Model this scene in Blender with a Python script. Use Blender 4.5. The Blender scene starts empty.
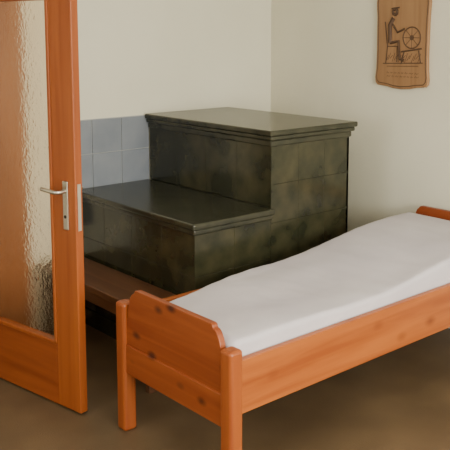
import bpy, bmesh, math, random
from mathutils import Vector, Matrix, noise
random.seed(4)
D=bpy.data; C=bpy.context
def link(o,parent=None):
    C.scene.collection.objects.link(o)
    if parent: o.parent=parent
    return o
def empty(name):
    return link(D.objects.new(name,None))
# ---------- materials
def mat(name,col,rough=.5,col2=None,scale=(4,4,4),detail=4,bump=0,bscale=30,spec=.5,metal=0,ramp=(.35,.7)):
    m=D.materials.new(name);m.use_nodes=True;nt=m.node_tree;b=nt.nodes['Principled BSDF']
    b.inputs['Base Color'].default_value=(*col,1);b.inputs['Roughness'].default_value=rough
    b.inputs['Specular IOR Level'].default_value=spec;b.inputs['Metallic'].default_value=metal
    tc=nt.nodes.new('ShaderNodeTexCoord');mp=nt.nodes.new('ShaderNodeMapping');mp.inputs['Scale'].default_value=scale
    nt.links.new(tc.outputs['Object'],mp.inputs[0])
    if col2:
        n=nt.nodes.new('ShaderNodeTexNoise');n.inputs['Scale'].default_value=1;n.inputs['Detail'].default_value=detail
        nt.links.new(mp.outputs[0],n.inputs['Vector'])
        r=nt.nodes.new('ShaderNodeValToRGB');r.color_ramp.elements[0].position=ramp[0];r.color_ramp.elements[1].position=ramp[1]
        r.color_ramp.elements[0].color=(*col,1);r.color_ramp.elements[1].color=(*col2,1)
        nt.links.new(n.outputs['Fac'],r.inputs[0]);nt.links.new(r.outputs[0],b.inputs['Base Color'])
    if bump:
        n2=nt.nodes.new('ShaderNodeTexNoise');n2.inputs['Scale'].default_value=bscale;n2.inputs['Detail'].default_value=3
        nt.links.new(tc.outputs['Object'],n2.inputs['Vector'])
        bp=nt.nodes.new('ShaderNodeBump');bp.inputs['Strength'].default_value=bump;bp.inputs['Distance'].default_value=.01
        nt.links.new(n2.outputs['Fac'],bp.inputs['Height']);nt.links.new(bp.outputs[0],b.inputs['Normal'])
    return m
def wood(name,c1,c2,knot,axis='X',rough=.4,knots=True,kscale=5.0,kr=(.04,.17)):
    m=D.materials.new(name);m.use_nodes=True;nt=m.node_tree;b=nt.nodes['Principled BSDF'];L=nt.links.new
    b.inputs['Roughness'].default_value=rough
    tc=nt.nodes.new('ShaderNodeTexCoord');mp=nt.nodes.new('ShaderNodeMapping')
    s={'X':(1.2,22,22),'Y':(22,1.2,22),'Z':(22,22,1.2)}[axis];mp.inputs['Scale'].default_value=s
    L(tc.outputs['Object'],mp.inputs[0])
    n=nt.nodes.new('ShaderNodeTexNoise');n.inputs['Scale'].default_value=1;n.inputs['Detail'].default_value=5;n.inputs['Distortion'].default_value=.6
    L(mp.outputs[0],n.inputs['Vector'])
    r=nt.nodes.new('ShaderNodeValToRGB');e=r.color_ramp.elements;e[0].position=.35;e[1].position=.66;e[0].color=(*c1,1);e[1].color=(*c2,1)
    L(n.outputs['Fac'],r.inputs[0]);out=r.outputs[0]
    if knots:
        mk=nt.nodes.new('ShaderNodeMapping');sk={'X':(.75,1.3,1.3),'Y':(1.3,.75,1.3),'Z':(1.3,1.3,.75)}[axis];mk.inputs['Scale'].default_value=sk
        L(tc.outputs['Object'],mk.inputs[0])
        v=nt.nodes.new('ShaderNodeTexVoronoi');v.inputs['Scale'].default_value=kscale;L(mk.outputs[0],v.inputs['Vector'])
        rk=nt.nodes.new('ShaderNodeValToRGB');k=rk.color_ramp.elements;k[0].position=kr[0];k[0].color=(1,1,1,1);k[1].position=kr[1];k[1].color=(0,0,0,1)
        L(v.outputs['Distance'],rk.inputs[0])
        mx=nt.nodes.new('ShaderNodeMix');mx.data_type='RGBA';mx.inputs[7].default_value=(*knot,1)
        L(rk.outputs[0],mx.inputs[0]);L(out,mx.inputs[6]);out=mx.outputs[2]
    L(out,b.inputs['Base Color']);return m
PX=wood('pine_x',(.30,.066,.009),(.43,.118,.019),(.20,.04,.007),'X',kr=(.02,.19))
PY=wood('pine_y',(.21,.036,.006),(.30,.066,.011),(.06,.010,.003),'Y',kscale=7.5,kr=(.06,.22))
PZ=wood('pine_z',(.25,.048,.008),(.35,.085,.014),(.1,.02,.006),'Z',knots=False)
DW=wood('door_wood',(.27,.057,.008),(.36,.09,.014),(.1,.03,.01),'Z',knots=False)
DWH=wood('door_wood_h',(.22,.043,.007),(.30,.068,.011),(.1,.03,.01),'X',knots=False)
BW=wood('bench_wood',(.09,.036,.016),(.13,.058,.026),(.05,.02,.01),'Y',knots=False)
CW=wood('cupboard_wood',(.26,.10,.032),(.34,.14,.05),(.1,.05,.02),'Z',knots=False)
GL=mat('glazed_tile',(.017,.019,.010),.19,(.060,.055,.027),(7,7,7),detail=5,bump=.15,bscale=11,ramp=(.36,.8))
SLAB=mat('stove_slab',(.020,.022,.013),.24,(.044,.043,.025),(9,9,9),bump=.06,bscale=12)
GRT=mat('stove_grout',(.018,.019,.012),.5,(.024,.025,.016))
WT=mat('wall_tile',(.20,.225,.265),.3,(.25,.275,.31),(5,5,5))
WTG=mat('wall_tile_grout',(.34,.36,.37),.8,(.40,.41,.41))
WALL=mat('plaster',(.72,.695,.56),.9,(.77,.745,.61),(1.5,1.5,1.5),bump=.15,bscale=60)
CEIL=mat('ceiling_paint',(.8,.8,.76),.9,(.84,.84,.8))
FLR=mat('linoleum',(.100,.064,.032),.5,(.148,.096,.050),(3,3,3),detail=8,bump=.2,bscale=140)
SH=mat('bed_sheet',(.56,.52,.56),.85,(.64,.60,.63),(3,3,3),bump=.4,bscale=6)
MET=mat('handle_metal',(.6,.57,.5),.28,(.7,.67,.6),metal=1)
PLQ=wood('plaque_wood',(.27,.14,.06),(.35,.19,.085),(.2,.1,.05),'Z',knots=False,rough=.5)
INK=mat('burnt_line',(.075,.038,.019),.7,(.10,.05,.025))
DARK=mat('keyhole_dark',(.02,.015,.01),.7,(.03,.02,.015))
WP=mat('white_paint',(.75,.75,.72),.5,(.8,.8,.77))
glass=D.materials.new('rippled_glass');glass.use_nodes=True
nt=glass.node_tree;b=nt.nodes['Principled BSDF'];b.inputs['Base Color'].default_value=(1,.88,.72,1);b.inputs['Transmission Weight'].default_value=1
b.inputs['Roughness'].default_value=.16;b.inputs['IOR'].default_value=1.25
tc=nt.nodes.new('ShaderNodeTexCoord');n=nt.nodes.new('ShaderNodeTexNoise');n.inputs['Scale'].default_value=34;n.inputs['Detail'].default_value=2
bp=nt.nodes.new('ShaderNodeBump');bp.inputs['Strength'].default_value=.4;bp.inputs['Distance'].default_value=.01
nt.links.new(tc.outputs['Object'],n.inputs['Vector']);nt.links.new(n.outputs['Fac'],bp.inputs['Height']);nt.links.new(bp.outputs[0],b.inputs['Normal'])
# ---------- geometry
def finish(bm,name,m,parent,smooth=False,bevel=0):
    bmesh.ops.recalc_face_normals(bm,faces=bm.faces)
    me=D.meshes.new(name);bm.to_mesh(me);bm.free();me.materials.append(m)
    o=link(D.objects.new(name,me),parent)
    if bevel:
        md=o.modifiers.new('bevel','BEVEL');md.width=bevel;md.segments=3;md.limit_method='ANGLE';md.angle_limit=math.radians(40)
    if smooth:
        for p in me.polygons:p.use_smooth=True
    return o
def addbox(bm,lo,hi):
    c=[(a+b)/2 for a,b in zip(lo,hi)];s=[abs(b-a) for a,b in zip(lo,hi)]
    bmesh.ops.create_cube(bm,size=1,matrix=Matrix.Translation(c)@Matrix.Diagonal((*s,1)))
def boxes(name,L,m,parent=None,bevel=0):
    bm=bmesh.new()
    for lo,hi in L:addbox(bm,lo,hi)
    return finish(bm,name,m,parent,bevel=bevel)
def box(name,lo,hi,m,parent=None,bevel=0):return boxes(name,[(lo,hi)],m,parent,bevel)
def prism(name,pts,axis,a,b_,m,parent=None,bevel=0):
    bm=bmesh.new();f=lambda p,t:{'X':(t,p[0],p[1]),'Y':(p[0],t,p[1]),'Z':(p[0],p[1],t)}[axis]
    A=[bm.verts.new(f(p,a)) for p in pts];B=[bm.verts.new(f(p,b_)) for p in pts]
    bm.faces.new(A);bm.faces.new(B[::-1]);n=len(pts)
    for i in range(n):bm.faces.new((A[i],A[(i+1)%n],B[(i+1)%n],B[i]))
    return finish(bm,name,m,parent,bevel=bevel)
# ---------- room
XL,YF,H=-4.8,-5.6,2.6
box('floor',(XL-.2,YF-.2,-.1),(.2,1.4,0),FLR)
box('ceiling',(XL-.2,YF-.2,H),(.2,1.4,H+.1),CEIL)
boxes('wall_back',[((-2.42,0,0),(.2,.2,H)),((-3.32,0,2.05),(-2.42,.2,H)),((XL-.2,0,0),(-3.32,.2,H))],WALL)
box('wall_right',(0,YF-.2,0),(.2,0,H),WALL)
boxes('wall_left',[((XL-.2,YF-.2,0),(XL,0,.9)),((XL-.2,YF-.2,2.25),(XL,0,H)),((XL-.2,YF-.2,.9),(XL,-2.6,2.25)),((XL-.2,-1.2,.9),(XL,0,2.25))],WALL)
boxes('window_2',[((XL-.14,-2.6,.9),(XL-.08,-2.53,2.25)),((XL-.14,-1.27,.9),(XL-.08,-1.2,2.25)),((XL-.14,-2.6,.9),(XL-.08,-1.2,.97)),((XL-.14,-2.6,2.18),(XL-.08,-1.2,2.25))],WP,bevel=.006)
box('wall_hall',(XL-.2,1.2,0),(.2,1.4,H),WALL)
boxes('wall_front',[((XL,YF-.2,0),(0,YF,.85)),((XL,YF-.2,2.25),(0,YF,H)),((XL,YF-.2,.85),(-3.4,YF,2.25)),((-.6,YF-.2,.85),(0,YF,2.25))],WALL)
boxes('window_1',[((-3.4,YF-.14,.85),(-3.33,YF-.08,2.25)),((-.67,YF-.14,.85),(-.6,YF-.08,2.25)),((-2.04,YF-.14,.85),(-1.96,YF-.08,2.25)),((-3.4,YF-.14,.85),(-.6,YF-.08,.92)),((-3.4,YF-.14,2.18),(-.6,YF-.08,2.25))],WP,bevel=.006)
box('baseboard_right',(-.015,YF,0),(0,-.0,.07),WP,bevel=.003)
boxes('door_frame',[((-2.42,-.02,0),(-2.34,.2,2.1)),((-3.40,-.02,0),(-3.32,.2,2.1)),((-3.40,-.02,2.05),(-2.34,.2,2.13))],DW,bevel=.004)
# wall tiles
wt=empty('wall_tiles')
box('backing',(-1.68,-.006,.58),(-1.06,0,1.215),WTG,wt)
L=[]
for i in range(3):
    for j in range(3):
        xx=-1.062-i*.205;zz=1.211-j*.205
        L.append(((xx-.2,-.013,zz-.2),(xx,-.004,zz)))
boxes('tiles',L,WT,wt,bevel=.002)
# ---------- stove
st=empty('tiled_stove')
x0,x1,x2,ys,zl,zt=-1.574,-1.061,-.444,-1.128,.809,1.224
G=.012
box('core_bench',(x0+G,ys+G,0),(x1+.05,-.015,zl-.03),GRT,st)
box('core_oven',(x1+G,ys+G,0),(x2-G,-.015,zt-.03),GRT,st)
g=.0004
def tiles_x(x,y0,y1,z0,z1,ny,nz):
    L=[];dy=(y1-y0)/ny;dz=(z1-z0)/nz
    for i in range(ny):
        for j in range(nz):
            L.append(((x,y0+i*dy+g,z0+j*dz+g),(x+.02,y0+(i+1)*dy-g,z0+(j+1)*dz-g)))
    return L
def tiles_y(y,xa,xb,z0,z1,nx,nz):
    L=[];dx=(xb-xa)/nx;dz=(z1-z0)/nz
    for i in range(nx):
        for j in range(nz):
            L.append(((xa+i*dx+g,y,z0+j*dz+g),(xa+(i+1)*dx-g,y+.02,z0+(j+1)*dz-g)))
    return L
L =tiles_x(x0,ys,-.02,.10,zl-.06,4,3)
L+=tiles_y(ys,x0,x1,.10,zl-.06,2,3)
L+=tiles_x(x1,ys,-.02,zl,zt-.085,4,1)
L+=tiles_y(ys,x1,x2,.10,zt-.085,3,5)
L+=[((x2-.02,ys+i*.275,.1+j*.207),(x2,ys+(i+1)*.275-.002,.1+(j+1)*.207-.002)) for i in range(4) for j in range(5)]
boxes('tiles',L,GL,st,bevel=.002)
boxes('plinth',[((x0-.01,ys-.01,0),(x1+.1,-.02,.1)),((x1,ys-.01,0),(x2+.01,-.02,.1))],SLAB,st,bevel=.006)
o=.035
boxes('bench_slab',[((x0-o,ys-o,zl-.032),(x1-.001,-.015,zl)),((x0-.018,ys-.018,zl-.062),(x1,-.015,zl-.032))],SLAB,st,bevel=.009)
boxes('oven_slab',[((x1-o,ys-o,zt-.03),(x2+o,-.015,zt)),((x1-.024,ys-.024,zt-.055),(x2+.024,-.015,zt-.03)),((x1-.01,ys-.01,zt-.088),(x2+.01,-.015,zt-.055))],SLAB,st,bevel=.008)
# ---------- stove-side wooden bench
bn=empty('wooden_bench')
bx=x0-.02
box('seat',(bx-.26,-1.16,.385),(bx,-.04,.42),BW,bn,bevel=.005)
box('apron',(bx-.24,-1.12,.32),(bx-.215,-.08,.385),BW,bn,bevel=.003)
for i,y in enumerate((-1.10,-.12)):
    prism('leg_%d'%i,[(bx-.24,.385),(bx-.03,.385),(bx-.03,0),(bx-.08,0),(bx-.11,.27),(bx-.16,.27),(bx-.19,0),(bx-.24,0)],'Y',y,y+.035,BW,bn,bevel=.003)
# ---------- cupboard behind door
cu=empty('wooden_cupboard')
box('carcass',(-2.27,-.24,0),(-2.00,-.01,2.0),CW,cu,bevel=.004)
box('door_leaf',(-2.26,-.26,.08),(-2.01,-.24,1.97),CW,cu,bevel=.004)
# ---------- bed
bd=empty('pine_bed')
X0,X1,Y0,Y1=-2.130,-.053,-2.046,-1.275
ps=.065
RZ0,RZ1=.327,.537
def board(zlow,zs,ztop,inset=.0):
    ya,yb=Y0+ps-.005,Y1-ps+.005
    pts=[(ya,zlow),(yb,zlow),(yb,zs)]
    n=8;w=.05-inset
    for i in range(n+1):
        t=i/n*math.pi/2
        pts.append((yb-.012*(1-inset*20)-w*(1-math.cos(t)), zs+.004+(ztop-zs-.02)*math.sin(t)))
    pts.append((yb-.012-w-.004,ztop-.004));pts.append((yb-.012-w-.014,ztop))
    m=[(ya+yb-p[0],p[1]) for p in pts[2:]][::-1]
    return pts+m
for nm,x,zp,zlo,ztp in (('foot',X0,.582,.27,.655),('head',X1-ps,.63,.28,.722)):
    for k,y in (('near',Y0),('far',Y1-ps)):
        bm=bmesh.new();addbox(bm,(x,y,0),(x+ps,y+ps,zp));
        finish(bm,'%s_post_%s'%(nm,k),PZ,bd,bevel=.014)
    prism(nm+'board',board(zlo,zp-.07,ztp,0 if nm=='foot' else .02),'X',x+.018,x+.046,PY,bd,bevel=.004)
    box(nm+'board_rail',(x+.012,Y0+ps-.003,zlo-.002),(x+.05,Y1-ps+.003,zlo+.13),PY,bd,bevel=.005)
def siderail(nm,y):
    xa,xb=X0+ps-.005,X1-ps+.005
    pts=[(xa,RZ0),(xb,RZ0),(xb,RZ1+.093)]
    for i in range(9):
        t=i/8*math.pi/2;pts.append((xb-.24-.13*math.sin(t),RZ1+.093-.093*(1-math.cos(t)) ))
    pts.append((xb-.42,RZ1));pts.append((xa,RZ1))
    prism(nm,pts,'Y',y,y+.028,PX,bd,bevel=.004)
siderail('side_rail_near',Y0+.008);siderail('side_rail_far',Y1-.036)
boxes('slats',[((X0+.12+i*.16,Y0+.036,.36),(X0+.2+i*.16,Y1-.036,.38)) for i in range(12)],PY,bd)
# mattress
bm=bmesh.new()
mx0,mx1,my0,my1=X0+.054,X1-.065,Y0+.043,Y1-.045
def sst(t):
    t=max(0,min(1,t));return t*t*(3-2*t)
def ztop(x):
    return .598+.085*sst((x+1.25)/.95)-.010*math.exp(-((x+1.3)/.22)**2)
NX=90;rings=[]
for i in range(NX+1):
    u=i/NX;x=mx0+(mx1-mx0)*u
    e=min(u,1-u)*(mx1-mx0);k=0 if e>.03 else .02*(1-math.sqrt(max(0,1-(1-e/.03)**2)))
    zt_=ztop(x)-k;zb=.39+max(0,ztop(x)-.598)*.8
    foot=1-sst((x-mx0)/.75)
    ring=[];r=.022;W0,W1=my0+k*.5,my1-k*.5-.075*foot
    def arc(cy,cz,a0,a1):
        for j in range(6):
            a=a0+(a1-a0)*j/5;ring.append((cy+r*math.cos(a),cz+r*math.sin(a)))
    arc(W0+r,zb+r,1.5*math.pi,math.pi);arc(W0+r,zt_-r,math.pi,.5*math.pi)
    for j in range(1,24):
        ring.append((W0+r+(W1-W0-2*r)*j/24,zt_))
    arc(W1-r,zt_-r,.5*math.pi,0);arc(W1-r,zb+r,0,-.5*math.pi)
    vs=[]
    for (y,z) in ring:
        nz=.006*noise.noise(Vector((x*3,y*5,z*2)))+.004*noise.noise(Vector((x*14,y*6,0)))
        nz-=.036*foot*sst((y-my0)/(my1-my0))
        vs.append(bm.verts.new((x,y,z+nz if z>zb+.03 else z)))
    rings.append(vs)
for a,b2 in zip(rings,rings[1:]):
    n=len(a)
    for j in range(n):bm.faces.new((a[j],a[(j+1)%n],b2[(j+1)%n],b2[j]))
bm.faces.new(rings[0]);bm.faces.new(rings[-1][::-1])
finish(bm,'mattress_with_sheet',SH,bd,smooth=True)
# ---------- door
dr=empty('door_1')
ang=math.atan2(.668,-.117)
dr.location=(-2.155,-1.071,0);dr.rotation_euler=(0,0,ang)
Wd,T,Hd=.93,.042,2.03
SW=.155
boxes('stiles',[((0,0,.01),(SW,T,Hd)),((Wd-SW,0,.01),(Wd,T,Hd))],DW,dr,bevel=.005)
boxes('rails',[((SW,.001,.01),(Wd-SW,T-.001,.30)),((SW,.001,Hd-.14),(Wd-SW,T-.001,Hd))],DWH,dr,bevel=.003)
boxes('beads',[((SW,.004,.30),(SW+.018,T+.004,Hd-.14)),((Wd-SW-.018,.004,.30),(Wd-SW,T+.004,Hd-.14)),((SW,.004,.30),(Wd-SW,T+.004,.318)),((SW,.004,Hd-.158),(Wd-SW,T+.004,Hd-.14))],DW,dr,bevel=.004)
box('glass_pane',(SW+.015,.018,.315),(Wd-SW-.015,.024,Hd-.155),glass,dr)
box('handle_plate',(.045,T,.86),(.078,T+.008,1.08),MET,dr,bevel=.004)
box('handle_plate_back',(.045,-.008,.86),(.078,0,1.08),MET,dr,bevel=.004)
box('lock_forend',(-.003,.012,.86),(0.001,.03,1.07),MET,dr,bevel=.001)
def tube(name,pts,r,m,parent,cyc=False):
    cu=D.curves.new(name,'CURVE');cu.dimensions='3D';cu.bevel_depth=r;cu.bevel_resolution=4;cu.use_fill_caps=True
    s=cu.splines.new('POLY');s.points.add(len(pts)-1)
    for p,q in zip(s.points,pts):p.co=(*q,1)
    s.use_cyclic_u=cyc;cu.materials.append(m)
    return link(D.objects.new(name,cu),parent)
tube('lever',[(.061,T,1.035),(.061,T+.04,1.035),(.064,T+.05,1.035),(.075,T+.055,1.035),(.165,T+.055,1.04)],.009,MET,dr)
tube('lever_back',[(.061,0,1.035),(.061,-.045,1.035),(.07,-.052,1.035),(.165,-.052,1.037)],.009,MET,dr)
tube('keyhole',[(.061,T+.005,.92),(.061,T+.010,.92)],.008,DARK,dr)
for i,z in enumerate((.25,1.75)):tube('hinge_%d'%i,[(Wd+.006,.0,z),(Wd+.006,.0,z+.09)],.009,MET,dr)
# ---------- plaque
pq=empty('wooden_plaque')
p1,p2,q1,q2=-.962,-1.357,1.405,2.04
pc=(p1+p2)/2;hw=(p1-p2)/2
half=[(0,q1-.016),(.06,q1-.012),(.11,q1-.002),(hw-.02,q1+.004),(hw-.004,q1+.02),(hw,q1+.05),(hw-.006,q1+.10),(hw-.009,q1+.2),(hw-.006,q1+.42),(hw,q1+.50),(hw-.006,q1+.56),(hw-.04,q1+.575),(.1,q1+.6),(.05,q1+.625),(0,q1+.632)]
pts=[(pc+a,z) for a,z in half]+[(pc-a,z) for a,z in half[1:-1]][::-1]
prism('board',pts,'X',-.024,-.002,PLQ,pq,bevel=.005)
cz=q1+.308
tube('burnt_border',[(-.0235,pc+(y-pc)*.93,cz+(z-cz)*.95) for y,z in pts],.003,INK,pq,True)
def stroke(P,r=.003,nm='burnt_line'):
    tube(nm,[(-.0235,pc-a*1.05,q1+.115+b*1.05) for a,b in P],r,INK,pq)
import math as M
circ=lambda cx,cy,r,n=20:[(cx+r*M.cos(2*M.pi*i/n),cy+r*M.sin(2*M.pi*i/n)) for i in range(n+1)]
S=[(circ(.07,.17,.06),.004),(circ(.07,.17,.012,8),.004),([(.07,.11),(.07,.23)],.002),([(.01,.17),(.13,.17)],.002),
([(.03,.13),(.11,.21)],.002),([(.03,.21),(.11,.13)],.002),([(.0,.09),(.14,.11)],.005),([(.02,.09),(.0,.02)],.004),([(.12,.1),(.135,.03)],.004),
([(-.11,.02),(-.10,.12),(-.03,.12),(-.03,.03)],.004),([(-.10,.12),(-.12,.26)],.004),
([(-.08,.14),(-.085,.24),(-.06,.28)],.014),([(-.08,.14),(-.02,.15),(-.01,.05),(.02,.04)],.010),([(-.07,.25),(-.03,.20),(.02,.22)],.007),
(circ(-.05,.315,.016,10),.009),([(-.075,.335),(-.02,.34)],.005),([(-.13,.02),(.15,.03)],.003),([(-.1,.005),(.12,.012)],.002)]
for i in range(16):
    a=-.11+i*.015;S.append(([(a,.03+.01*(i%3)),(a+.02,.07+.012*(i%2))],.0018))
for P,r in S:stroke(P,r)
for row,zz in enumerate((-.035,-.055)):
    x=-.1
    while x<.1:
        w=random.uniform(.012,.03);stroke([(x,zz),(x+w*.3,zz+.008),(x+w*.6,zz),(x+w,zz+.006)],.0014,'caption_mark');x+=w+.01
# ---------- camera
yaw,pit,rol=[math.radians(a) for a in (48.280,7.592,.133)]
fw=Vector((math.cos(yaw)*math.cos(pit),math.sin(yaw)*math.cos(pit),-math.sin(pit)))
rt=Vector((math.sin(yaw),-math.cos(yaw),0));up=rt.cross(fw)
r2=rt*math.cos(rol)+up*math.sin(rol);u2=-rt*math.sin(rol)+up*math.cos(rol)
R=Matrix((r2,u2,-fw)).transposed()
cam=D.objects.new('camera',D.cameras.new('camera'));link(cam)
cam.matrix_world=Matrix.Translation((-3.943,-4.164,1.749))@R.to_4x4()
cam.data.sensor_width=36;cam.data.lens=36*806.1/450;cam.data.clip_start=.05
cam.data.shift_x=-21.5/450;cam.data.shift_y=-88.8/450
C.scene.camera=cam
# ---------- light
w=D.worlds.new('world');C.scene.world=w;w.use_nodes=True;w.node_tree.nodes['Background'].inputs[0].default_value=(.75,.85,1,1);w.node_tree.nodes['Background'].inputs[1].default_value=1.0
def area(name,loc,rot,sx,sy,e,col):
    l=D.lights.new(name,'AREA');l.shape='RECTANGLE';l.size=sx;l.size_y=sy;l.energy=e;l.color=col
    o=link(D.objects.new(name,l));o.location=loc;o.rotation_euler=rot
area('window_daylight',(-2.0,YF-.22,1.55),(math.radians(90),0,0),2.7,1.4,255,(1,.95,.83))
area('side_window_daylight',(XL-.22,-1.9,1.575),(0,math.radians(-90),0),1.3,1.35,28,(1,.96,.90))
area('ceiling_area_light',(-3.0,-3.0,H-.08),(0,0,0),.9,.9,24,(1,.90,.75))  # weak warm area light just below the ceiling, no fixture modelled
